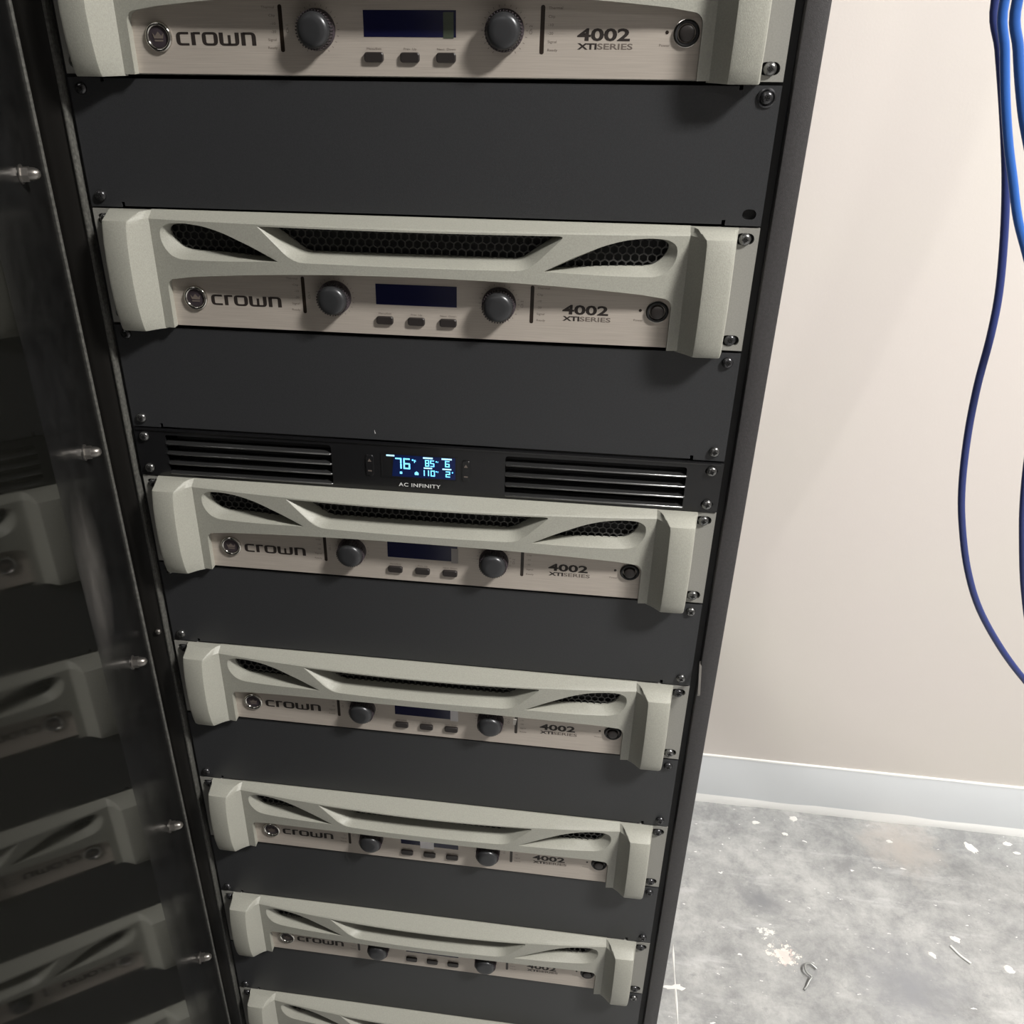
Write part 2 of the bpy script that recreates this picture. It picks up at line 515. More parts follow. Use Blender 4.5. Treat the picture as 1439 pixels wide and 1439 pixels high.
# ceiling lamp and two added, unseen fill fixtures (outside the frame)
for k, (lx, ly, sx, sy, lab) in enumerate(((1.40, -0.86, 0.60, 0.38, 'small white ceiling lamp to the front right of the rack'),
                                           (1.60, 0.33, 0.60, 0.60, 'added square fill light by the beige wall'),
                                           (-0.6, -2.3, 1.25, 0.62, 'added wide fill light near the far wall'))):
    e = empty('lamp_or_fill', (lx, ly, 2.75), lab, 'lamp')
    b = MB()
    for (a0, a1, b0, b1) in ((-sx / 2, sx / 2, -sy / 2, -sy / 2 + 0.03), (-sx / 2, sx / 2, sy / 2 - 0.03, sy / 2),
                             (-sx / 2, -sx / 2 + 0.03, -sy / 2 + 0.03, sy / 2 - 0.03), (sx / 2 - 0.03, sx / 2, -sy / 2 + 0.03, sy / 2 - 0.03)):
        b.box(a0, a1, b0, b1, -0.075, 0)
    b.build('frame', M_FRAMEW, e)
    MB().box(-sx / 2 + 0.03, sx / 2 - 0.03, -sy / 2 + 0.03, sy / 2 - 0.03, -0.06, -0.045).build('diffuser', M_LAMP, e)

# ------------------------------------------------------------------ the rack cabinet
RT = 2.10
rk = empty('equipment_rack', (0, 0, 0), 'tall black steel equipment rack standing on the scuffed grey floor', 'rack')
MB().box(0.2600, 0.2630, 0.016, 0.62, 0.0, RT).build('side_panel', M_RACK, rk)
MB().box(-0.2720, -0.2690, 0.016, 0.62, 0.0, RT).build('side_panel', M_RACK, rk)
MB().box(0.2474, 0.2622, -0.0035, 0.016, 0.0, RT, 0.0012).build('front_flange', M_RACK, rk)
MB().box(-0.2720, -0.2478, -0.003, 0.016, 0.0, RT, 0.001).build('front_flange', M_CHAN, rk)
MB().box(-0.2478, -0.2448, -0.0045, 0.010, 0.0, RT, 0.0012).build('highlight_lip', M_EDGEHL, rk)['label'] = 'grey strip painting the highlight on the left flange edge'
for s in (-1, 1):
    rb = MB()
    a, b_ = sorted((s * 0.2225, s * 0.2470))
    rb.box(a, b_, 0.0035, 0.006, 0.06, RT - 0.02)
    a, b_ = sorted((s * 0.2440, s * 0.2470)); rb.box(a, b_, 0.006, 0.04, 0.06, RT - 0.02)
    rb.build('mounting_rail', M_CHAS, rk)
MB().box(-0.269, 0.260, 0.61, 0.62, 0.0, RT).build('light_block_back', M_CHAS, rk)  # unseen back, added to keep the rack interior dark
MB().box(-0.241, 0.241, 0.0, 0.002, Z0 + 2 * U + 0.0005, RT - 0.021).build('light_block_plate', M_BLANK, rk)  # unseen plate, added to stop light entering above the amplifiers
MB().box(-0.241, 0.241, 0.0, 0.002, 0.061, Z0 - 25 * U - 0.0005).build('light_block_plate', M_BLANK, rk)  # its lower counterpart, also added to close the open front
MB().box(-0.269, 0.260, 0.0, 0.61, 0.0, 0.06, 0.002).build('plinth', M_RACK, rk)
MB().box(-0.269, 0.260, 0.0, 0.61, RT - 0.02, RT, 0.002).build('top_panel', M_RACK, rk)
# sprung latch tab on the right flange
lt = MB(); lz = Z0 - 0.480
lt.add([(0.2462, -0.001, lz + 0.021), (0.2482, -0.001, lz + 0.021), (0.2462, -0.018, lz - 0.002), (0.2482, -0.018, lz - 0.002),
        (0.2462, 0.0, lz + 0.019), (0.2482, 0.0, lz + 0.019), (0.2462, -0.0165, lz - 0.005), (0.2482, -0.0165, lz - 0.005)],
       [(0, 1, 3, 2), (4, 6, 7, 5), (0, 4, 5, 1), (2, 3, 7, 6), (0, 2, 6, 4), (1, 5, 7, 3)])
o = lt.build('latch_tab', M_NUT, rk); o['label'] = 'thin steel latch tab'

# screw head in the left flange, close to the hinge
o = MB(MM).lathe([(0.2, -5.6), (2.0, -5.4), (2.9, -4.4), (3.0, -3.0)], -254.0, (Z0 - 0.478) * 1000, 16, False).build('hinge_screw', M_NUT, rk, 50)

# ------------------------------------------------------------------ the door
A_ = 0.30178
hx, hy = -0.27136, 0.0
# local frame: local X along the door (away from the hinge), local Y = away from the rack opening side, Z up
door = empty('rack_door', (hx, hy, 0), 'open smoked acrylic rack door with black stile and cap nuts', 'door')
door.rotation_euler = (0, 0, math.atan2(-math.cos(A_), math.sin(A_)))
# the door hangs a touch out of plumb
nv = Vector((math.cos(A_) * math.cos(0.00666), math.sin(A_) * math.cos(0.00666), math.sin(0.00666)))
uv = Vector((math.sin(A_), -math.cos(A_), 0)); wv = uv.cross(nv)
dm = Matrix(((uv.x, nv.x, wv.x, 0), (uv.y, nv.y, wv.y, 0), (uv.z, nv.z, wv.z, 0), (0, 0, 0, 1)))
door.location = Vector((hx, hy, Z0)) - wv * Z0
door.rotation_euler = dm.to_euler()
# local +X = (sin a, -cos a) ; local +Y = (cos a, sin a) = faces the rack opening
DZ0, DZ1 = 0.07, 2.08
sb = MB()
prof = [(0.0035, -0.022), (0.0035, -0.004), (0.0075, 0.0002), (0.012, 0.0012), (0.030, 0.0016), (0.050, 0.0014), (0.068, 0.0006), (0.090, 0.0000), (0.106, -0.0012),
        (0.118, -0.0012), (0.150, -0.0002), (0.1546, -0.0002), (0.155, -0.0006), (0.155, -0.022)]
m_ = len(prof)
sb.add([(x, y_, z) for z in (DZ0, DZ1) for x, y_ in prof], [(i, (i + 1) % m_, m_ + (i + 1) % m_, m_ + i) for i in range(m_)] + [tuple(range(m_)), tuple(range(2 * m_ - 1, m_ - 1, -1))])
sb.build('hinge_stile', M_STILE, door, 40)
MB().box(0.0066, 0.0098, -0.010, 0.0022, DZ0, DZ1, 0.0009).build('highlight_lip', M_EDGEHL, door)['label'] = 'grey strip painting the highlight along the hinge side'
MB().box(0.1540, 0.5700, -0.006, 0.0, DZ0 + 0.02, DZ1 - 0.02).build('pane', M_PANE, door)
MB().box(0.5690, 0.6200, -0.022, 0.002, DZ0, DZ1, 0.0025).build('outer_stile', M_STILE, door)
MB().box(0.1550, 0.5690, -0.022, 0.0004, DZ0, DZ0 + 0.06, 0.0025).build('bottom_rail', M_STILE, door)
MB().box(0.1550, 0.5690, -0.022, 0.0004, DZ1 - 0.06, DZ1, 0.0025).build('top_rail', M_STILE, door)
# cap nuts: hexagonal collar, dome
nb = MB(MM)


def nut_geo(b, yo=0.0):
    for r, h0, h1 in ((6.4, 0.0, 1.0),):
        vs = [(r * math.cos(R(a)), h, r * math.sin(R(a))) for h in (h0, h1) for a in range(0, 360, 20)]
        m_ = 18
        b.add(vs, [tuple(range(m_)), tuple(range(2 * m_ - 1, m_ - 1, -1))] + [(i, (i + 1) % m_, m_ + (i + 1) % m_, m_ + i) for i in range(m_)])
    vs = [(5.2 * math.cos(R(a)), h, 5.2 * math.sin(R(a))) for h in (1.0, 5.5) for a in range(0, 360, 60)]
    b.add(vs, [tuple(range(6)), tuple(range(11, 5, -1))] + [(i, (i + 1) % 6, 6 + (i + 1) % 6, 6 + i) for i in range(6)])
    prof = [(4.4, 5.5), (4.3, 7.5), (3.9, 9.5), (3.0, 11.3), (1.6, 12.4), (0.2, 12.8)]
    seg = 18; vs = []; fs = []
    for r, y in prof:
        for k in range(seg): vs.append((r * math.cos(2 * math.pi * k / seg), y, r * math.sin(2 * math.pi * k / seg)))
    for i in range(len(prof) - 1):
        for k in range(seg): fs.append((i * seg + k, i * seg + (k + 1) % seg, (i + 1) * seg + (k + 1) % seg, (i + 1) * seg + k))
    fs.append(tuple(range((len(prof) - 1) * seg, len(prof) * seg)))
    b.add(vs, fs)


nut_geo(nb)
nut0 = None
for k in range(-2, 7):
    z = Z0 - 0.0545 - 0.2042 * k
    if not DZ0 + 0.02 < z < DZ1 - 0.02: continue
    if nut0 is None:
        nut0 = nb.build('cap_nut', M_NUT, door, 40); nn = nut0
    else:
        nn = nut0.copy(); COL.objects.link(nn)
    nn.location = (0.0725, 0.0005, z)


# ------------------------------------------------------------------ screws
def screw_mesh(b, x, z, y=0.0, r=4.3, washer=False):
    if washer: b.lathe([(6.0, y), (6.0, y - 0.9), (5.0, y - 1.3), (4.2, y - 0.6)], x, z, 24, False)
    seg = 20
    prof = [(r, y), (r, y - 0.8), (r * 0.93, y - 1.8), (r * 0.72, y - 2.6), (r * 0.42, y - 3.0), (r * 0.34, y - 3.0), (r * 0.26, y - 1.9)]
    b.lathe([(rr, yy) for rr, yy in prof], x, z, seg, False)
    b.add([(x + r * 0.27 * math.cos(2 * math.pi * k / seg), y - 1.9, z + r * 0.27 * math.sin(2 * math.pi * k / seg)) for k in range(seg)], [tuple(range(seg))])
    # phillips slots as thin dark wings
    return b


SCREW0 = {}


def screw(parent, x, z, y=0.0, dark=False, washer=False):
    key = (dark, washer)
    if key not in SCREW0:
        b = MB(MM); screw_mesh(b, 0, 0, 0, 4.2, washer)
        o = b.build('screw', M_SCREWB if dark else M_SCREW, None, 50)
        x_ = MB(MM)
        x_.box(-2.1, 2.1, -3.06, -2.7, -0.42, 0.42); x_.box(-0.42, 0.42, -3.06, -2.7, -2.1, 2.1)
        x_.build('cross_recess', M_HOLE, o, 0)
        SCREW0[key] = o
        o.parent = parent
        s = o
    else:
        s = SCREW0[key].copy(); COL.objects.link(s); s.parent = parent
        c = SCREW0[key].children[0].copy(); COL.objects.link(c); c.parent = s
    s.location = (x * MM, y * MM, z * MM)
    s.rotation_euler = (0, random.uniform(0, 1.5), 0)
    return s


def hole_ring(b, x, z, rx, rz, y):
    """flat dark disc just proud of the face: the shadowed slot, recessed ring"""
    return b


# ------------------------------------------------------------------ the amplifier
HS = 232.6          # screw column
OX = 1.2            # small sideways offset of everything on the silver plate


def arch(x):
    t = min(1, abs(x) / 182)
    return -38.0 - 10.0 * t ** 2.1


def Dp(x):
    t = min(1, abs(x) / 195)
    return 8.0 + 11.0 * (1 - t * t)


def depth(x, z):
    D = Dp(x)
    if z > -4.2:
        t = max(0, -z / 4.2)
        return 0.6 + (D - 1.4 - 0.6) * t
    if z > -5.3: return D - 1.4 + 1.0 * (-z - 4.2) / 1.1
    if z > -20: return D - 0.4 + 0.4 * min(1, (-z - 5.3) / 14.7)
    return D


def catmull(P, sub=4, closed=True):
    out = []; n = len(P)
    for i in range(n):
        p0, p1, p2, p3 = (Vector(P[(i + k - 1) % n]) for k in range(4))
        for k in range(sub):
            t = k / sub
            out.append(tuple(0.5 * ((2 * p1) + (p2 - p0) * t + (2 * p0 - 5 * p1 + 4 * p2 - p3) * t * t + (3 * p1 - p0 - 3 * p2 + p3) * t ** 3)))
    return out


def resample(P, n):
    """closed polyline -> n points evenly spaced by arc length from P[0]"""
    Q = P + [P[0]]
    L = [0]
    for i in range(len(P)): L.append(L[-1] + math.dist(Q[i], Q[i + 1]))
    out = []; j = 0
    for k in range(n):
        s = L[-1] * k / n
        while L[j + 1] < s: j += 1
        t = (s - L[j]) / ((L[j + 1] - L[j]) or 1)
        out.append((Q[j][0] + (Q[j + 1][0] - Q[j][0]) * t, Q[j][1] + (Q[j + 1][1] - Q[j][1]) * t))
    return out


def smoothseg(P, r=1.5, seg=3):
    """closed polygon with rounded corners, r may be a list"""
    n = len(P); out = []
    for i in range(n):
        a = Vector(P[i - 1]); b = Vector(P[i]); c = Vector(P[(i + 1) % n])
        rr = r[i] if isinstance(r, (list, tuple)) else r
        d1 = a - b; d2 = c - b
        rr = min(rr, d1.length * 0.45, d2.length * 0.45)
        s = b + d1.normalized() * rr; e = b + d2.normalized() * rr
        for k in range(seg + 1):
            t = k / seg
            out.append(tuple((1 - t) ** 2 * s + 2 * t * (1 - t) * b + t * t * e))
    return out


# windows, outer (at the face) and inner (at the grille), matched vertex for vertex (x, z)
tear_o = [(-96, -34.0), (-115, -23.6), (-137, -13.6), (-152, -9.2), (-168, -7.6), (-180, -8.6), (-186.5, -12.5), (-187.5, -20),
          (-185.5, -27.5), (-180.5, -34), (-174, -36.6), (-160, -36.8), (-140, -36.2), (-115, -35)]
tear_i = [(-103, -32.3), (-119, -24.2), (-138, -15.0), (-152, -10.6), (-167, -9.0), (-177, -9.6), (-181.5, -12.2), (-181.0, -17.5),
          (-177, -23.5), (-171.5, -27.8), (-165, -29.2), (-152, -29.6), (-136, -30.4), (-119, -31.8)]
tear_o = [(x, z * 0.915) for x, z in tear_o]; tear_i = [(x, z * 0.965) for x, z in tear_i]
tear_o = smoothseg(tear_o, [0.5] + [6] * 13, 3); tear_i = smoothseg(tear_i, [0.5] + [6] * 13, 3)
mid_o = [(-110, -7.2), (110, -7.2), (108, -12), (86, -34), (-86, -34), (-107, -12)]
mid_i = [(-100, -8.8), (104, -8.8), (101, -12), (79, -26.8), (-79, -26.8), (-98, -12)]
mid_o = [(-110, -6.6), (110, -6.6), (85, -31.2), (-85, -31.2)]
mid_i = [(-101, -8.2), (104, -8.2), (79, -26.0), (-77, -26.0)]
mid_o = smoothseg(mid_o, [1, 4, 9, 9], 4); mid_i = smoothseg(mid_i, [1, 3, 5, 5], 4)


def densify(A, B, k=6, big=14):
    oa, ob = [], []
    n = len(A)
    for i in range(n):
        a, a2 = A[i], A[(i + 1) % n]; b, b2 = B[i], B[(i + 1) % n]
        m = max(1, int(math.dist(a, a2) / big))
        for j in range(m):
            t = j / m
            oa.append((a[0] + (a2[0] - a[0]) * t, a[1] + (a2[1] - a[1]) * t)); ob.append((b[0] + (b2[0] - b[0]) * t, b[1] + (b2[1] - b[1]) * t))
    return oa, ob


mid_o, mid_i = densify(mid_o, mid_i)
WIN = [(tear_o, tear_i), ([(-x, z) for x, z in tear_o][::-1], [(-x, z) for x, z in tear_i][::-1]), (mid_o, mid_i)]


def inpoly(p, P):
    x, y = p; c = False; n = len(P); j = n - 1
    for i in range(n):
        if (P[i][1] > y) != (P[j][1] > y) and x < (P[j][0] - P[i][0]) * (y - P[i][1]) / (P[j][1] - P[i][1]) + P[i][0]: c = not c
        j = i
    return c


def outline():
    P = []
    for i in range(31): P.append((-195 + 390 * i / 30, 0.0))
    for z in (-1.4, -2.8, -4.2, -5.3, -20, -35, -50, -70): P.append((195, z))
    P += [(195, -87), (187, -87), (187, -70)]
    for k in range(6):
        a = R(90 * k / 5); P.append((180 + 7 * math.cos(a), arch(182) - 7.5 + 7 * math.sin(a)))
    for i in range(1, 30): x = 178 - 356 * i / 30; P.append((x, arch(x)))
    for k in range(6):
        a = R(90 + 90 * k / 5); P.append((-180 + 7 * math.cos(a), arch(182) - 7.5 + 7 * math.sin(a)))
    P += [(-187, -70), (-187, -87), (-195, -87)]
    for z in (-70, -50, -35, -20, -5.3, -4.2, -2.8, -1.4): P.append((-195, z))
    return P


def bezel_mb():
    O = outline()
    pts = list(O); edges = [(i, (i + 1) % len(O)) for i in range(len(O))]
    for wo, wi in WIN:
        n0 = len(pts); pts += wo
        edges += [(n0 + i, n0 + (i + 1) % len(wo)) for i in range(len(wo))]
    for zr in (-1.4, -2.8, -4.2, -5.3):
        n0 = len(pts); row = [(-195 + 390 * k / 60, zr) for k in range(61)]
        pts += row; edges += [(n0 + k, n0 + k + 1) for k in range(60)]
    for i in range(-32, 33):
        x = i * 6.0
        for z in (-8.5, -13, -18, -23, -28, -33, -38, -43):
            q = (x, z)
            if inpoly(q, O) and z > arch(x) + 2 and not any(inpoly(q, w_[0]) for w_ in WIN): pts.append(q)
    v2, e2, f2, *_ = G.delaunay_2d_cdt([Vector(p) for p in pts], edges, [], 0, 1e-4)
    b = MB(MM); fs = []
    for f in f2:
        c = (sum(v2[i].x for i in f) / 3, sum(v2[i].y for i in f) / 3)
        if inpoly((c[0], min(c[1], -1e-3)), O) and not any(inpoly(c, w_[0]) for w_ in WIN): fs.append(tuple(f))
    b.add([(v.x, -depth(v.x, v.y), v.y) for v in v2], fs)
    # rolled lower lip and return to the plate
    n = len(O)
    ring = []
    for k, (dd, dz) in enumerate(((0, 0), (1.0, 0.7), (0, 0))):
        pass
    vs = []; fs = []
    for (x, z) in O:
        d = depth(x, z)
        vs += [(x, -d, z), (x, 1.0, z)]
    for i in range(n):
        j = (i + 1) % n
        fs.append((2 * i, 2 * j, 2 * j + 1, 2 * i + 1))
    b.add(vs, fs)
    for wo, wi in WIN:
        m = len(wo); vs = []; fs = []
        for (x, z), (xi, zi) in zip(wo, wi):
            D = depth(x, z); di = 3.2
            # a small rounded shoulder, then the slope inwards
            vs += [(x, -D, z), (x + (xi - x) * 0.10, -D + 0.5, z + (zi - z) * 0.10), (xi, -di, zi), (xi, -0.5, zi)]
        for i in range(m):
            j = (i + 1) % m
            for k in range(3): fs.append((4 * i + k, 4 * i + k + 1, 4 * j + k + 1, 4 * j + k))
        b.add(vs, fs)
    return b


def handle_mb(s):
    zs = [-0.3, -2.5, -5.0, -8, -20, -35, -50, -65, -78, -86, -88.0]
    dh = [9.0, 14.0, 20.2, 21.2, 23.6, 24.8, 25.0, 24.2, 21.8, 19.2, 17.6]
    ins = [0] * 11
    b = MB(MM); vs = []; fs = []
    for z, d in zip(zs, dh):
        inner = 205.8 + s * -0.7 - (0 if z < -5 else (5.5 + z) * 1.0)
        q = max(0, d - 9) / 14.0
        so = s * -0.7
        db = depth(194.9, z)
        prof = [(193.0, db - 1.5), (194.6, db), (194.6 + (inner - 194.6) * 0.28, db + (d - db) * 0.20), (194.6 + (inner - 194.6) * 0.55, db + (d - db) * 0.46), (194.6 + (inner - 194.6) * 0.88, d - 2.2 * q - 0.2), (inner - 0.1, d - 0.3), (inner + 1.2, d), (222.4 + so, d - 0.2), (224.3 + so, d - 1.0), (225.0 + so, d - 2.6), (226.6, 4.0), (226.8, 0.0)]
        vs += [(s * x, -min(y, max(y, 0)), z) for x, y in prof]
    m = len(prof)
    for i in range(len(zs) - 1):
        for k in range(m - 1): fs.append((i * m + k, i * m + k + 1, (i + 1) * m + k + 1, (i + 1) * m + k))
    fs.append(tuple(range(m))); fs.append(tuple((len(zs) - 1) * m + k for k in range(m)))
    b.add(vs, fs)
    return b


def slot_pts(x, z, rx, rz, seg=8):
    pts = []
    hw = rx - rz
    for k in range(seg + 1):
        a = R(-90 + 180 * k / seg); pts.append((x + hw + rz * math.cos(a), z + rz * math.sin(a)))
    for k in range(seg + 1):
        a = R(90 + 180 * k / seg); pts.append((x - hw + rz * math.cos(a), z + rz * math.sin(a)))
    return pts


def holed_plate(b, outer, holes, y0, y1):
    """flat plate with real through holes: front at y0, back at y1"""
    pts = list(outer); edges = [(i, (i + 1) % len(outer)) for i in range(len(outer))]
    for h in holes:
        n0 = len(pts); pts += h; edges += [(n0 + i, n0 + (i + 1) % len(h)) for i in range(len(h))]
    v2, e2, f2, *_ = G.delaunay_2d_cdt([Vector(p) for p in pts], edges, [], 0, 1e-5)
    fs = []
    for f in f2:
        c = (sum(v2[i].x for i in f) / 3, sum(v2[i].y for i in f) / 3)
        if inpoly(c, outer) and not any(inpoly(c, h) for h in holes): fs.append(tuple(f))
    b.add([(v.x, y0, v.y) for v in v2], fs)
    b.add([(v.x, y1, v.y) for v in v2], fs)
    for L in [outer] + holes:
        n = len(L)
        b.add([(p[0], y, p[1]) for y in (y0, y1) for p in L], [(i, (i + 1) % n, n + (i + 1) % n, n + i) for i in range(n)])
    return b


def hexmesh(x0, x1, z0, z1, y, pitch=5.9, bar=0.95):
    b = MB(MM)
    Rr = pitch / math.sqrt(3); ri = Rr - bar / 2 * 1.15
    rows = int((z1 - z0) / (Rr * 1.5)) + 2
    cols = int((x1 - x0) / pitch) + 2
    for r in range(rows):
        for c in range(cols):
            cx = x0 + c * pitch + (pitch / 2 if r % 2 else 0); cz = z0 + r * Rr * 1.5
            if not (x0 - 3 <= cx <= x1 + 3 and z0 - 2 <= cz <= z1 + 2): continue
            vs = []
            for rad, yy in ((Rr, y), (ri, y), (ri, y + 1.2)):
                for k in range(6):
                    a = R(30 + 60 * k); vs.append((cx + rad * math.cos(a), yy, cz + rad * math.sin(a)))
            fs = [(k, (k + 1) % 6, 6 + (k + 1) % 6, 6 + k) for k in range(6)] + [(6 + k, 6 + (k + 1) % 6, 12 + (k + 1) % 6, 12 + k) for k in range(6)]
            b.add(vs, fs)
    return b


def make_amp():
    root = empty('power_amplifier', (0, 0, 0), 'x', 'amplifier', 'two unit power amplifiers in the rack')
    MB(MM).box(-217, 217, 3.5, 310, -87.5, -0.5).build('chassis', M_CHAS, root, 0)
    # ears with slots
    slots = []
    outer = [(-241.3, -88.0), (241.3, -88.0), (241.3, -0.4), (-241.3, -0.4)]
    outer = [(-241.3, -87.6), (-226, -87.6), (-226, -60), (226, -60), (226, -87.6), (241.3, -87.6), (241.3, -0.5), (-241.3, -0.5)]
    for s in (-1, 1):
        for z in (-7.9, -80.1): slots.append(slot_pts(s * (HS - 0.6), z, 6.4, 3.9))
    plate = MB(MM)
    outer_c = [(-241.3, -87.6), (241.3, -87.6), (241.3, -0.5), (-241.3, -0.5)]
    centre = [(-190, -36), (190, -36), (190, -6), (-190, -6)]
    holed_plate(plate, outer_c, slots + [centre], 0.0, 3.0)
    plate.build('rack_ear', M_EAR, root, 0)
    bezel_mb().build('bezel', M_BEZEL, root, 28)
    for s in (-1, 1): handle_mb(s).build('handle', M_BEZEL, root, 28)
    for (x0, x1, z0, z1) in ((-184, -100, -33, -7), (100, 184, -33, -7), (-108, 108, -29, -7)):
        g = hexmesh(x0, x1, z0, z1, -1.8).build('grille', M_GRILLE, root, 0); g['kind'] = 'stuff'
    # silver plate
    P = [(x + OX * 0, z) for x, z in rrect(-189, 189, -86.8, -37, 3)]
    fp = MB(MM).prism(P, -2.4, -0.2, 0.25).build('faceplate', M_PLATE, root, 0)
    YP = -2.4
    # display
    d = MB(MM)
    d.box(-30.4 + OX, 30.4 + OX, YP - 0.15, YP, -64.4, -48.9)
    disp = d.build('display', M_LCD, root, 0)
    # knobs
    for s in (-1, 1):
        kx = s * 61.7 + OX
        kb = MB(MM).lathe([(0.3, YP - 13.2), (5.0, YP - 13.3), (8.0, YP - 13.0), (9.6, YP - 12.2), (10.5, YP - 10.9), (11.0, YP - 9.2), (11.5, YP - 3.6)], kx, -60.3, 40, True)
        kn = kb.build('knob', M_KNOB, root, 30)
        sk = MB(MM); sk.lathe([(11.7, YP - 3.6), (12.5, YP - 2.6), (12.5, YP)], kx, -60.3, 40, False)
        for j in range(36):
            a = 2 * math.pi * j / 36
            cx, cz = kx + 11.5 * math.cos(a), -60.3 + 11.5 * math.sin(a)
            sk.lathe([(0.1, YP - 9.5), (0.55, YP - 9.3), (0.6, YP - 3)], cx, cz, 5, False)
        sk.build('skirt', M_KNOBSK, kn, 40)
    # buttons
    for bx in (-24, 0, 24):
        MB(MM).prism(rrect(bx - 6.4 + OX, bx + 6.4 + OX, -79.2, -73.2, 1.8, 4), YP - 2.2, YP, 0.5).build('menu_button', M_BTN, root, 30)
    # led slots
    for s in (-1, 1):
        MB(MM).prism(rrect(s * 85.8 - 1.35 + OX, s * 85.8 + 1.35 + OX, -73.8, -45.8, 1.3, 4), YP - 0.12, YP).build('indicator_slot', M_SLOT, root, 0)
    # power button
    px, pz = 177.0, -61.2
    pb = MB(MM).lathe([(0.2, YP - 3.4), (3.6, YP - 3.6), (4.6, YP - 3.0), (5.0, YP - 1.0), (5.0, YP)], px, pz, 28, True).build('power_button', M_BTN, root, 35)
    MB(MM).lathe([(5.6, YP), (5.8, YP - 2.0), (7.0, YP - 2.2), (7.6, YP - 1.4), (7.8, YP)], px, pz, 32, False).build('collar', M_CHAS, pb, 40)
    MB(MM).lathe([(8.1, YP), (8.1, YP - 0.4), (7.8, YP - 0.5), (7.6, YP)], px, pz, 32, False).build('rim', M_CHROME, pb, 40)
    MB(MM).lathe([(0.1, YP - 0.35), (0.8, YP - 0.3), (1.1, YP)], px - 12.0, pz + 0.4, 14, False).build('power_led', M_SLOT, root, 30)
    # round badge
    bx, bz = -170.0, -65.2
    bd = MB(MM).lathe([(9.3, YP), (9.3, YP - 1.2), (8.6, YP - 2.2), (7.6, YP - 2.3), (6.8, YP - 1.6), (6.6, YP - 0.7)], bx, bz, 40, False).build('badge', M_CHROME, root, 50)
    MB(MM).lathe([(0.1, YP - 1.1), (3.5, YP - 1.0), (5.5, YP - 0.8), (6.9, YP - 0.5)], bx, bz, 40, False).build('badge_centre', M_KNOBSK, bd, 50)
    em = []
    em.append(([(bx - 4, YP - 1.3, bz + 2.6), (bx - 2.2, YP - 1.3, bz + 0.6), (bx, YP - 1.3, bz + 3.2), (bx + 2.2, YP - 1.3, bz + 0.6), (bx + 4, YP - 1.3, bz + 2.6),
                (bx + 3.2, YP - 1.3, bz - 1.0), (bx - 3.2, YP - 1.3, bz - 1.0)], [(0, 1, 6), (1, 2, 3, 5, 6), (3, 4, 5)]))
    em.append(([(bx - 3.2, YP - 1.2, bz - 1.8), (bx + 3.2, YP - 1.2, bz - 1.8), (bx + 2.9, YP - 1.2, bz - 2.8), (bx - 2.9, YP - 1.2, bz - 2.8)], [(0, 1, 2, 3)]))
    flat_build(em, 'badge_emblem', M_INKG, bd)
    # lettering: crown
    y = YP - 0.08
    th, tv = 1.45, 2.9
    h0, h1 = -69.6, -62.9
    L = []
    x = -157.6
    L.append(stroke([(x + 8.4, h1), (x + 0.9, h1), (x + 0.9, h0), (x + 8.4, h0)], th, tv, y, 2.4))
    x = -147.2
    L.append(stroke([(x + 1.1, h0 - 0.5), (x + 1.1, h1 + 0.5)], th, tv, y)); L.append(stroke([(x + 1.4, h1), (x + 6.2, h1)], th, tv, y))
    x = -139.6
    L.append(stroke([(x + 5, h1), (x + 1.0, h1), (x + 1.0, h0), (x + 9.2, h0), (x + 9.2, h1), (x + 4.8, h1)], th, tv, y, 2.6))
    x = -127.6
    L.append(stroke([(x + 1.0, h1 + 0.5), (x + 1.0, h0), (x + 7.2, h0), (x + 12.0, h0), (x + 12.0, h1 + 0.5)], th, tv, y, 2.2))
    L.append(stroke([(x + 6.6, h0 - 0.2), (x + 6.6, h1 - 1.0)], th, 2.0, y))
    x = -112.4
    L.append(stroke([(x + 1.1, h0 - 0.5), (x + 1.1, h1 + 0.5)], th, tv, y))
    L.append(stroke([(x + 1.1, h1), (x + 8.4, h1), (x + 8.4, h0 - 0.5)], th, tv, y, 2.4))
    flat_build(L, 'brand_lettering', M_INK, root)
    flat_build([text_geo('4002', 109.5, -65.6, 6.7, 1.72, bold=0.03, y=y)], 'model_number', M_INK, root)
    flat_build([text_geo('XTI', 110.2, -70.6, 3.3, 1.62, bold=0.04, y=y)], 'series_lettering', M_INK, root)
    flat_build([text_geo('SERIES', 122.0, -70.6, 3.3, 1.72, bold=0.02, y=y)], 'series_lettering', M_INKG, root)
    S = []
    for k, t in enumerate(('Thermal', 'Clip', '-10', '-20', 'Signal', 'Ready')):
        z = -48.2 - 4.75 * k
        S.append(text_geo(t, 90.5, z, 1.5, 1.25, y=y)); S.append(text_geo(t, -88.2, z, 1.5, 1.25, 'RIGHT', y=y))
    S.append(text_geo('Ch 2', 80.6, -62.5, 1.9, 1.0, y=y, rot=R(90))); S.append(text_geo('Ch 1', -79.6, -62.5, 1.9, 1.0, y=y, rot=R(90)))
    S.append(text_geo('Menu/Exit', -24 + OX, -71.9, 1.3, 1.3, 'CENTER', y=y)); S.append(text_geo('Prev  Up', 0 + OX, -71.9, 1.3, 1.3, 'CENTER', y=y))
    S.append(text_geo('Next  Down', 24 + OX, -71.9, 1.3, 1.3, 'CENTER', y=y)); S.append(text_geo('Power', 164.0, -68.8, 1.5, 1.2, 'CENTER', y=y))
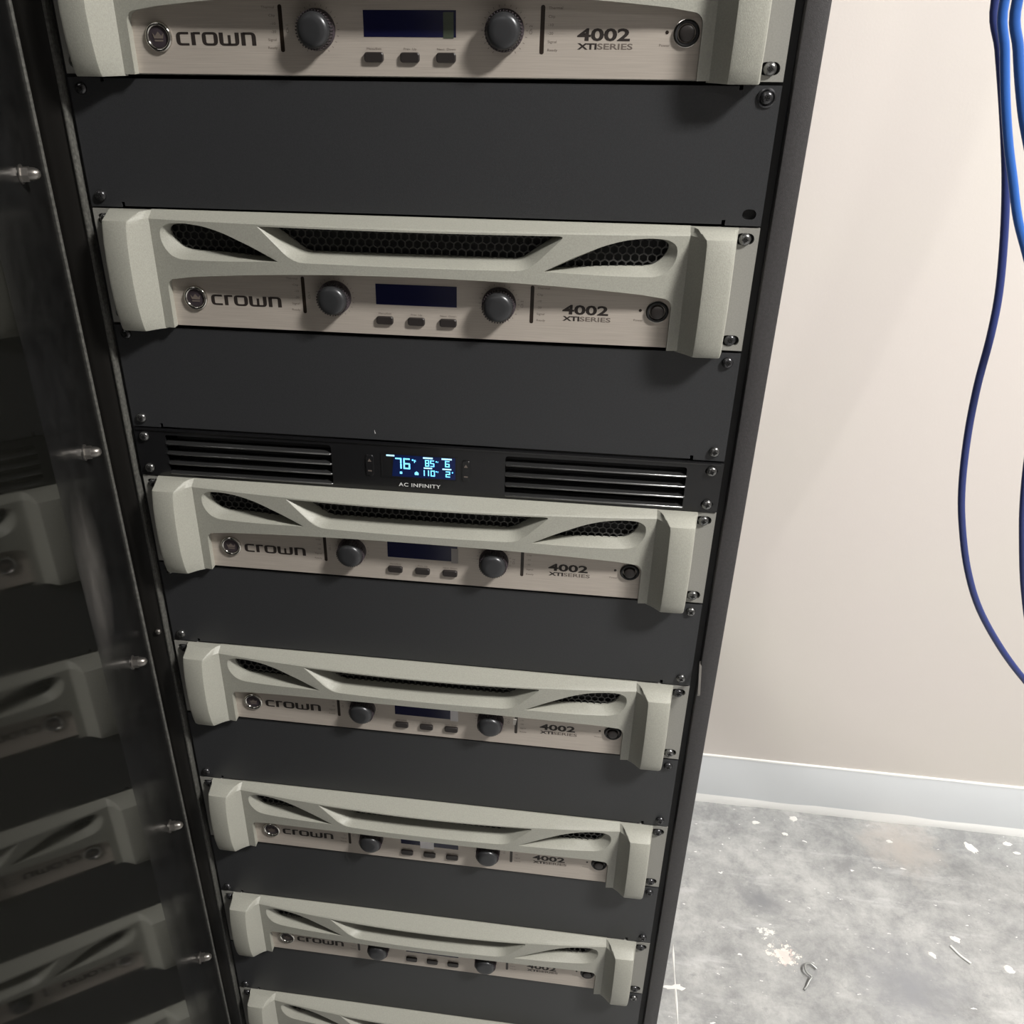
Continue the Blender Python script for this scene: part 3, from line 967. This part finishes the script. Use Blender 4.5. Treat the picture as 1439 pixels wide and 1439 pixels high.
    for s in (-1, 1):
        for k in range(21):
            a = R(-60 + 300 * k / 20); c_, s_ = math.cos(a), math.sin(a); kx = s * 61.7 + OX
            q = [(kx + r * c_ + t * s_, y, -60.3 + r * s_ - t * c_) for r, t in ((13.8, -0.15), (15, -0.15), (15, 0.15), (13.8, 0.15))]
            S.append((q, [(0, 1, 2, 3)]))
    o = flat_build(S, 'small_print', M_INKF, root); o['kind'] = 'stuff'
    for ch in root.children:
        if ch.name.split('.')[0] in ('display', 'knob', 'menu_button', 'indicator_slot', 'power_button', 'power_led', 'badge', 'brand_lettering', 'model_number', 'series_lettering', 'small_print'):
            ch.location = (0.0012, 0, 0.0008)
    return root


AMP_Z = [2, -2, -7, -11, -15, -19, -23]
AMP_L = ['topmost grey power amplifier, cut off by the top edge of the picture',
         'second grey power amplifier from the top, all its front and honeycomb grilles in full view',
         'third grey power amplifier, directly under the black fan panel with blue display',
         'fourth grey power amplifier from the top, pale highlight strip beside its right knob',
         'fifth grey power amplifier from the top, small white patch over the middle of its display',
         'sixth grey power amplifier, lowest one fully in view, front plate half hidden under its bezel',
         'lowest grey power amplifier, cut off by the bottom edge of the picture']
proto = make_amp()
amps = []
for i, zu in enumerate(AMP_Z):
    a = proto if i == 0 else copy_tree(proto)
    a.location = (0, 0, Z0 + zu * U)
    a['label'] = AMP_L[i]
    amps.append(a)
for i, a in enumerate(amps):
    for s in (-1, 1):
        screw(a, s * (HS - 0.6), -7.9, 0, dark=(i in (3, 4, 5, 6)))
        screw(a, s * (HS - 0.6), -80.1, 1.5 if i == 1 else 0.0, dark=(i in (1, 4, 5, 6)))
YP = -2.4
M_PATCHG = mat('greenish_patch', (0.07, 0.085, 0.06), 0.3)  # flat patches laid over display faces, each in one even colour
M_PATCHW = mat('white_patch', (0.68, 0.66, 0.67), 0.45)
o = MB(MM).box(24.5, 31.2, YP - 0.25, YP - 0.12, -64.2, -49.2).build('end_patch', M_PATCHG, amps[0], 0); o['label'] = 'greenish patch over the right end of the display'
o = MB(MM).box(27.5, 33.5, YP - 0.3, YP - 0.14, -65.2, -50.5).build('end_patch', mat('pale_patch', (0.30, 0.28, 0.27), 0.35), amps[2], 0); o['label'] = 'pale patch over the right end of the display'
o = MB(MM).box(25.6, 33.0, YP - 0.35, YP - 0.14, -65.4, -52.5, 0.08).build('tab', M_PATCHW, amps[3], 0); o['label'] = 'white patch at the right end of the display'  # flat white rectangle over the display end
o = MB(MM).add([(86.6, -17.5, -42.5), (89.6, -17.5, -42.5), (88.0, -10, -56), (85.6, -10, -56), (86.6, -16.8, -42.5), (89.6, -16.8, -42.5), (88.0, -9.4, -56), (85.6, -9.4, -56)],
               [(0, 1, 2, 3), (7, 6, 5, 4), (0, 4, 5, 1), (1, 5, 6, 2), (2, 6, 7, 3), (3, 7, 4, 0)]).build('tag', mat('slot_highlight_cream', (0.6, 0.57, 0.53), 0.5), amps[3], 0)  # highlight at the slot, painted as a thin pale strip
o['label'] = 'thin cream strip standing for the highlight at the slot'
o = MB(MM).box(-7.5, 7.0, YP - 0.45, YP - 0.14, -67.0, -50.5, 0.1).build('tab', mat('bright_white_patch', (0.88, 0.86, 0.88), 0.45), amps[4], 0); o['label'] = 'white patch over the middle of the display'  # flat white rectangle across the display middle

# ------------------------------------------------------------------ blank panels
BL = [(0, 2, 'charcoal blank panel right under the topmost amplifier, one empty screw hole at lower right'),
      (-4, 2, 'charcoal blank panel between the second amplifier and the black fan panel'),
      (-9, 2, 'charcoal blank panel between the third and fourth amplifiers'),
      (-13, 2, 'charcoal blank panel between the fourth and fifth amplifiers'),
      (-17, 2, 'charcoal blank panel between the fifth and sixth amplifiers'),
      (-21, 2, 'lowest charcoal blank panel in view, above the cut-off lowest amplifier')]


def make_blank(empty_hole):
    H = 88.0
    n0 = 215.0
    outer = [(-241.3, -H), (-n0 - 2.4, -H), (-n0 - 2.4, -H + 3.6), (-n0, -H + 3.6), (-n0, -H + 0.7), (n0, -H + 0.7), (n0, -H + 3.6), (n0 + 2.4, -H + 3.6), (n0 + 2.4, -H), (241.3, -H),
             (241.3, -0.9), (n0 + 2.4, -0.9), (n0 + 2.4, -3.6), (n0, -3.6), (n0, -1.3), (-n0, -1.3), (-n0, -3.6), (-n0 - 2.4, -3.6), (-n0 - 2.4, -0.9), (-241.3, -0.9)]
    b = MB(MM)
    holes = [slot_pts(HS, -H + 7.5, 4.6, 3.5)] if empty_hole else []
    holed_plate(b, outer, holes, 0.0, 2.0)
    # folded flanges running back from the top and bottom edges
    b.box(-n0, n0, 2.0, 16, -3.3, -1.3); b.box(-n0, n0, 2.0, 16, -H + 0.7, -H + 2.7)
    return b


bdata = {}
for i, (zu, hu, lab) in enumerate(BL):
    key = i == 0
    if key not in bdata:
        o = make_blank(key).build('blank_panel', M_BLANK, None, 0); bdata[key] = o
    else:
        o = bdata[key].copy(); COL.objects.link(o)
        for k in list(o.children): pass
    o.location = (0, 0, Z0 + zu * U)
    tag(o, lab, 'panel', 'charcoal blank panels in the rack')
    H = 88.0
    for s in (-1, 1):
        screw(o, s * HS, -7.9, 0, dark=(i in (0, 1, 3, 4)), washer=(i == 0 and s == 1))
        if not (i == 0 and s == 1): screw(o, s * HS, -H + 7.9, 0, dark=(i >= 3 or i == 0))
# a scratch mark on the second blank panel
o = MB(MM).prism([(-34.6, -82), (-33.9, -82.1), (-35.0, -78.5)], -0.08, 0.0).build('paint_nick', M_WHITEINK, None, 0)
for ob in list(COL.objects):
    if ob.name.startswith('blank_panel') and ob.get('label', '').startswith('charcoal blank panel between the second'): o.parent = ob

# ------------------------------------------------------------------ fan panel
fan = empty('fan_panel', (0, 0, Z0 - 6 * U), 'gloss black one unit fan panel with louvres and lit blue temperature display', 'fan panel')
fb = MB(MM)
outer = rrect(-241.3, 241.3, -43.9, -0.5, 0.6, 2)
holes = [rrect(-215, -72, -41.6, -5.6, 2.5, 4), rrect(71.5, 214, -41.6, -5.6, 2.5, 4)]
holes += [slot_pts(s * HS, z, 4.8, 3.4) for s in (-1, 1) for z in (-7.5, -37)]
holed_plate(fb, outer, holes, -1.0, 1.5)
fb.build('face', M_GLOSS, fan, 0)
MB(MM).box(-215, 215, 22, 200, -43.5, -1).build('fan_box', M_CHAS, fan, 0)
# top returning ledge, catches light
MB(MM).box(-239, 239, -1.9, -0.9, -2.2, -0.9, 0.3).build('top_edge', M_GLOSS, fan, 30)
s0 = None
for x0, x1 in ((-215, -72), (71.5, 214)):
    for k in range(4):
        z = -13.2 - 9.15 * k
        if s0 is None or True:
            sb = MB(MM)
            # louvre blade: rolled front lip with a blade sloping back and up
            prof = [(-2.1, 0.0), (-2.4, -0.5), (-2.1, -1.0), (-0.9, -1.3), (6.0, 1.6), (6.0, 2.4), (-0.8, 0.2)]
            prof = [(-1.5 + 0.8 * math.cos(R(q_)) * -1, -0.3 + 0.8 * math.sin(R(q_))) for q_ in range(100, -91, -19)] + [(6.0, 0.6), (6.0, 1.9)]
            m_ = len(prof); L_ = x1 - x0
            vs = []
            for t, sc in ((0, 0.6), (0.008, 1.0), (0.992, 1.0), (1, 0.6)):
                vs += [(t * L_, y_ * sc, z_ * sc) for y_, z_ in prof]
            fs = []
            for a_ in range(3):
                for q in range(m_): fs.append((a_ * m_ + q, a_ * m_ + (q + 1) % m_, (a_ + 1) * m_ + (q + 1) % m_, (a_ + 1) * m_ + q))
            fs += [tuple(range(m_)), tuple(range(4 * m_ - 1, 3 * m_ - 1, -1))]
            sb.add(vs, fs)
            if s0 is None: s0 = sb.build('slat', M_SLAT, fan, 60); so = s0
            else: so = s0.copy(); COL.objects.link(so)
            so.location = (x0 * MM, 0, z * MM)
for s in (-1, 1):
    screw(fan, s * HS, -7.5, -1, dark=False); screw(fan, s * HS, -37, -1, dark=False)
YF = -1.0
b = MB(MM); b.box(-29.6, 31.8, YF - 0.1, YF, -30.6, -10.0); dsp = b.build('display', M_GLOSS, fan, 0)
flat_build([([(-21.5, YF - 0.13, -30.0), (31.0, YF - 0.13, -30.0), (31.0, YF - 0.13, -10.4), (-19.5, YF - 0.13, -10.4)], [(0, 1, 2, 3)])], 'lit_background', M_LCDBACK, dsp)
b = MB(MM)
for (a0, a1, c0, c1) in ((-30.4, 32.6, -10.0, -9.4), (-30.4, 32.6, -31.2, -30.6), (-30.4, -29.6, -30.6, -10.0), (31.8, 32.6, -30.6, -10)):
    b.box(a0, a1, YF - 0.5, YF, c0, c1)
b.build('display_frame', M_GLOSS, dsp, 0)
SEG = {'0': 'abcdef', '1': 'bc', '2': 'abged', '5': 'afgcd', '6': 'afgedc', '7': 'abc', '8': 'abcdefg'}


def seven(ch, x, zt, w_, h, t, y):
    out = []
    g = t * 0.12; m_ = zt - h / 2

    def q(x0, x1, z0, z1): out.append(([(x0, y, z0), (x1, y, z0), (x1, y, z1), (x0, y, z1)], [(0, 1, 2, 3)]))
    for s in SEG[ch]:
        if s == 'a': q(x + g, x + w_ - g, zt - t, zt)
        if s == 'd': q(x + g, x + w_ - g, zt - h, zt - h + t)
        if s == 'g': q(x + g, x + w_ - g, m_ - t / 2, m_ + t / 2)
        if s == 'f': q(x, x + t, m_ + g, zt - g)
        if s == 'b': q(x + w_ - t, x + w_, m_ + g, zt - g)
        if s == 'e': q(x, x + t, zt - h + g, m_ - g)
        if s == 'c': q(x + w_ - t, x + w_, zt - h + g, m_ - g)
    return out


y = YF - 0.2
D = []
D += seven('7', -18.6, -13.0, 5.4, 9.8, 1.25, y) + seven('6', -11.8, -13.0, 5.6, 9.8, 1.25, y)
D += seven('8', 6.2, -13.4, 3.4, 5.9, 0.85, y) + seven('5', 10.4, -13.4, 3.4, 5.9, 0.85, y) + seven('6', 22.6, -13.2, 3.8, 5.6, 0.85, y)
D += seven('1', 2.6, -22.6, 3.2, 5.4, 0.85, y) + seven('1', 6.9, -22.6, 2.4, 5.4, 0.85, y) + seven('0', 10.6, -22.6, 3.6, 5.4, 0.85, y) + seven('2', 23.0, -22.6, 3.8, 5.4, 0.85, y)
for (x, z, h) in ((-4.6, -13.6, 1.3), (15.0, -14.0, 1.0), (15.0, -23.0, 1.0), (28.2, -23.0, 1.0)): D += seven('0', x, z, h, h, 0.4, y)
D.append(text_geo('F', -3.1, -16.6, 2.5, 1.1, y=y, bold=0.02))
D.append(text_geo('F', 16.3, -15.6, 1.4, 1.1, y=y)); D.append(text_geo('F', 16.3, -24.6, 1.4, 1.1, y=y))
D.append(([(-14.9, y, -25.4), (-13.0, y, -25.4), (-13.0, y, -27.4), (-14.9, y, -27.4)], [(0, 1, 2, 3)]))
D.append(([(-2.6, y, -27.6), (0.6, y, -27.6), (0.6, y, -25.6), (-1, y, -24.4), (-2.6, y, -25.6)], [(0, 1, 2, 3, 4)]))
flat_build(D, 'lit_digits', M_GLOW, dsp)
Bz = []
for (x0, x1, z0, z1) in ((-25.8, -19, -12.0, -10.6), (4.6, 12.6, -12.4, -11.0), (19.8, 28.2, -12.4, -11.0), (5.0, 12.0, -21.4, -20.2), (20.4, 27.8, -21.4, -20.2)):
    Bz.append(([(x0, y, z0), (x1, y, z0), (x1, y, z1), (x0, y, z1)], [(0, 1, 2, 3)]))
for q_ in Bz: flat_build([q_], 'lit_bar', M_GLOWW, dsp)
for s in (-1, 1):
    cx = s * 39.8
    kb = MB(MM).prism(rrect(cx - 3.2, cx + 3.2, -30.2, -11.6, 1.8, 4), YF - 1.1, YF, 0.5).build('button_pair', M_GLOSS, fan, 30)
    flat_build([([(cx - 1.6, YF - 1.16, -17.6), (cx + 1.6, YF - 1.16, -17.6), (cx, YF - 1.16, -15.0)], [(0, 1, 2)]),
                ([(cx - 1.6, YF - 1.16, -26.6), (cx + 1.6, YF - 1.16, -26.6), (cx + 1.6, YF - 1.16, -25.4), (cx - 1.6, YF - 1.16, -25.4)], [(0, 1, 2, 3)])], 'button_marks', M_INKG, kb)
flat_build([text_geo('AC INFINITY', 1.2, -38.9, 3.3, 1.22, 'CENTER', bold=0.012, y=YF - 0.1, space=1.08)], 'lettering', M_WHITEINK, fan)

# ------------------------------------------------------------------ blue cables on the right
PX = 1304.73


def on_plane(x, y, Y):
    """point where the photograph's pixel meets the vertical plane y = Y (used to place the cables at a real distance)"""
    d = cr * ((x - 649.71) / PX) + cd * ((y - 719.5) / PX) + cf
    return CP + d * ((Y - CP.y) / d.y)


M_CB1 = mat('dark_blue_cable', (0.030, 0.045, 0.17), 0.35)
M_CB2 = mat('mid_blue_cable', (0.03, 0.11, 0.40), 0.32)
M_CB3 = mat('bright_blue_cable', (0.035, 0.13, 0.45), 0.3)


def cable(px, Y, r, m, lab, xoff=0.0):
    body = [on_plane(x, y, Y) for x, y in px]
    a, z_ = body[0], body[-1]
    head = [Vector((a.x + xoff * k, Y, a.z + dz)) for dz, k in ((1.345 - (a.z - 1.4), 1), (0.85, 1), (0.45, 0.8), (0.2, 0.45), (0.08, 0.2)) if a.z + dz < 2.75]
    tail = [Vector((z_.x + 0.015, Y, z_.z - 0.07)), Vector((z_.x + 0.03, Y, z_.z * 0.6)), Vector((z_.x + 0.035, Y, 0.10)), Vector((z_.x + 0.06, Y - 0.01, 0.02)), Vector((z_.x + 0.14, Y - 0.03, r)), Vector((z_.x + 0.3, Y - 0.06, r))]
    b = MB().tube(head + body + tail, r, 12, 6)
    o = b.build('network_cable', m, None, 60)
    return tag(o, lab, 'cable', 'blue cables hanging at the right')


c1 = [(1399, 0), (1404, 69), (1409, 139), (1412.5, 208), (1413.5, 264), (1411, 333), (1404, 410), (1392, 472), (1373.5, 542), (1360, 611), (1352, 681), (1352, 736), (1359.5, 799), (1376, 855), (1406, 910), (1441, 957), (1490, 1010), (1560, 1060), (1660, 1110), (1790, 1150)]
cable(c1, 0.30, 0.0038, M_CB1, 'long dark blue cable bowing far left in front of the beige wall', 0.02)
c2 = [(1412, 0), (1412, 70), (1413, 139), (1417, 201), (1423, 250), (1430, 306), (1441, 350), (1460, 420), (1490, 520), (1530, 640), (1600, 760), (1700, 880), (1820, 980), (1960, 1060)]
cable(c2, 0.26, 0.0040, M_CB3, 'bright blue cable crossing in front of the dark one and leaving at the right edge', 0.03)
c3 = [(1430, 0), (1431, 69), (1435, 132), (1442, 185), (1460, 260), (1500, 360), (1560, 470), (1660, 590), (1800, 720), (1960, 840)]
cable(c3, 0.22, 0.0042, M_CB2, 'blue cable at the top right corner, rightmost of the three there', 0.04)
c4 = [(1560, 400), (1500, 480), (1462, 560), (1446, 630), (1438, 700), (1436.5, 760), (1439, 830), (1450, 900), (1480, 980), (1540, 1050), (1640, 1110), (1760, 1150)]
cable(c4, 0.36, 0.0036, M_CB1, 'dark blue cable just touching the right edge halfway down', 0.12)

# ------------------------------------------------------------------ small things on the floor
h = [(0.5742, 0.3699, 0.004), (0.5690, 0.3738, 0.006), (0.5635, 0.3755, 0.008), (0.5562, 0.3712, 0.010), (0.5535, 0.3637, 0.010), (0.5559, 0.3564, 0.009), (0.5623, 0.351, 0.008), (0.5575, 0.344, 0.006), (0.5524, 0.3358, 0.003), (0.5480, 0.3300, 0.0024)]
o = MB().tube(h, 0.0018, 8, 5).build('wire_hook', mat('hook_steel', (0.42, 0.43, 0.42), 0.35, metal=0.6), None, 60)
tag(o, 'small bent steel wire hook lying on the grey floor', 'hook')
o = MB().tube([(0.8064, 0.4471, 0.0019), (0.8171, 0.4305, 0.0019), (0.8301, 0.4173, 0.0019)], 0.0018, 8, 6).build('plastic_stick', M_PAINTW, None, 60)
tag(o, 'short thin white stick lying on the floor right of the hook', 'stick')


def splat(x, y, rx, ry, rot, lab, wob=0.25, n=16):
    pts = []
    for k in range(n):
        a_ = 2 * math.pi * k / n; q = 1 + random.uniform(-wob, wob)
        u, v = rx * q * math.cos(a_), ry * q * math.sin(a_)
        pts.append((u * math.cos(rot) - v * math.sin(rot), u * math.sin(rot) + v * math.cos(rot)))
    vs = [(p[0], p[1], 0) for p in pts] + [(p[0] * 0.8, p[1] * 0.8, 0.0009) for p in pts]
    fs = [tuple(range(n - 1, -1, -1)), tuple(range(n, 2 * n))] + [(i, (i + 1) % n, n + (i + 1) % n, n + i) for i in range(n)]
    o = MB().add(vs, fs).build('paint_fleck', M_PAINTW, None, 0); o.location = (x, y, 0.0001)
    return tag(o, lab, 'paint fleck', 'white paint flecks on the floor')


splat(0.9107, 0.6701, 0.015, 0.007, -1.0, 'largest white wedge shaped paint fleck near the baseboard at right', 0.35)
splat(0.5896, 0.6960, 0.008, 0.007, 0, 'round white paint fleck closest to the baseboard, left of centre')
splat(0.5165, 0.6764, 0.008, 0.004, 0.1, 'small flat white paint fleck by the baseboard next to the rack')
splat(0.5682, 0.6556, 0.0055, 0.004, 0, 'white paint dot just in front of the round fleck')
splat(0.9808, 0.6902, 0.009, 0.006, 0, 'oval white paint fleck by the baseboard at the right edge')
splat(0.9913, 0.6699, 0.006, 0.004, 0, 'little white paint dot at the right edge below the oval fleck')
splat(0.8202, 0.4627, 0.008, 0.006, -0.5, 'white paint fleck just above the thin white stick')
splat(0.7619, 0.6642, 0.006, 0.004, 0, 'small white paint dot by the baseboard, mid floor')
splat(0.8888, 0.4165, 0.009, 0.006, -0.6, 'white paint fleck right of the stick near the lower right corner')
splat(0.7719, 0.4261, 0.007, 0.004, -0.8, 'faint white paint fleck left of the stick')
splat(0.3420, 0.3065, 0.018, 0.0045, 0.15, 'white paint smear crossing the streak beside the rack foot', 0.4)
# long thin streak of paint along the rack
pp = [(0.3430, 0.385), (0.3424, 0.365), (0.3420, 0.335), (0.3424, 0.305), (0.3428, 0.280), (0.3426, 0.250), (0.3430, 0.20), (0.3435, 0.12)]
vs = []; fs = []
for i, (x, y_) in enumerate(pp):
    hw = 0.0013 + 0.0006 * math.sin(i * 2.1)
    if i == 0: hw = 0.0004
    vs += [(x - hw, y_, 0.0002), (x + hw, y_, 0.0002), (x, y_, 0.0009)]
for i in range(len(pp) - 1):
    a_, b_ = 3 * i, 3 * i + 3
    fs += [(a_, b_, b_ + 2, a_ + 2), (a_ + 2, b_ + 2, b_ + 1, a_ + 1), (a_, a_ + 1, b_ + 1, b_)]
fs += [(0, 2, 1), (3 * len(pp) - 3, 3 * len(pp) - 2, 3 * len(pp) - 1)]
tag(MB().add(vs, fs).build('paint_streak', M_PAINTW, None, 0), 'thin white streak of paint running along the floor beside the rack', 'paint streak')
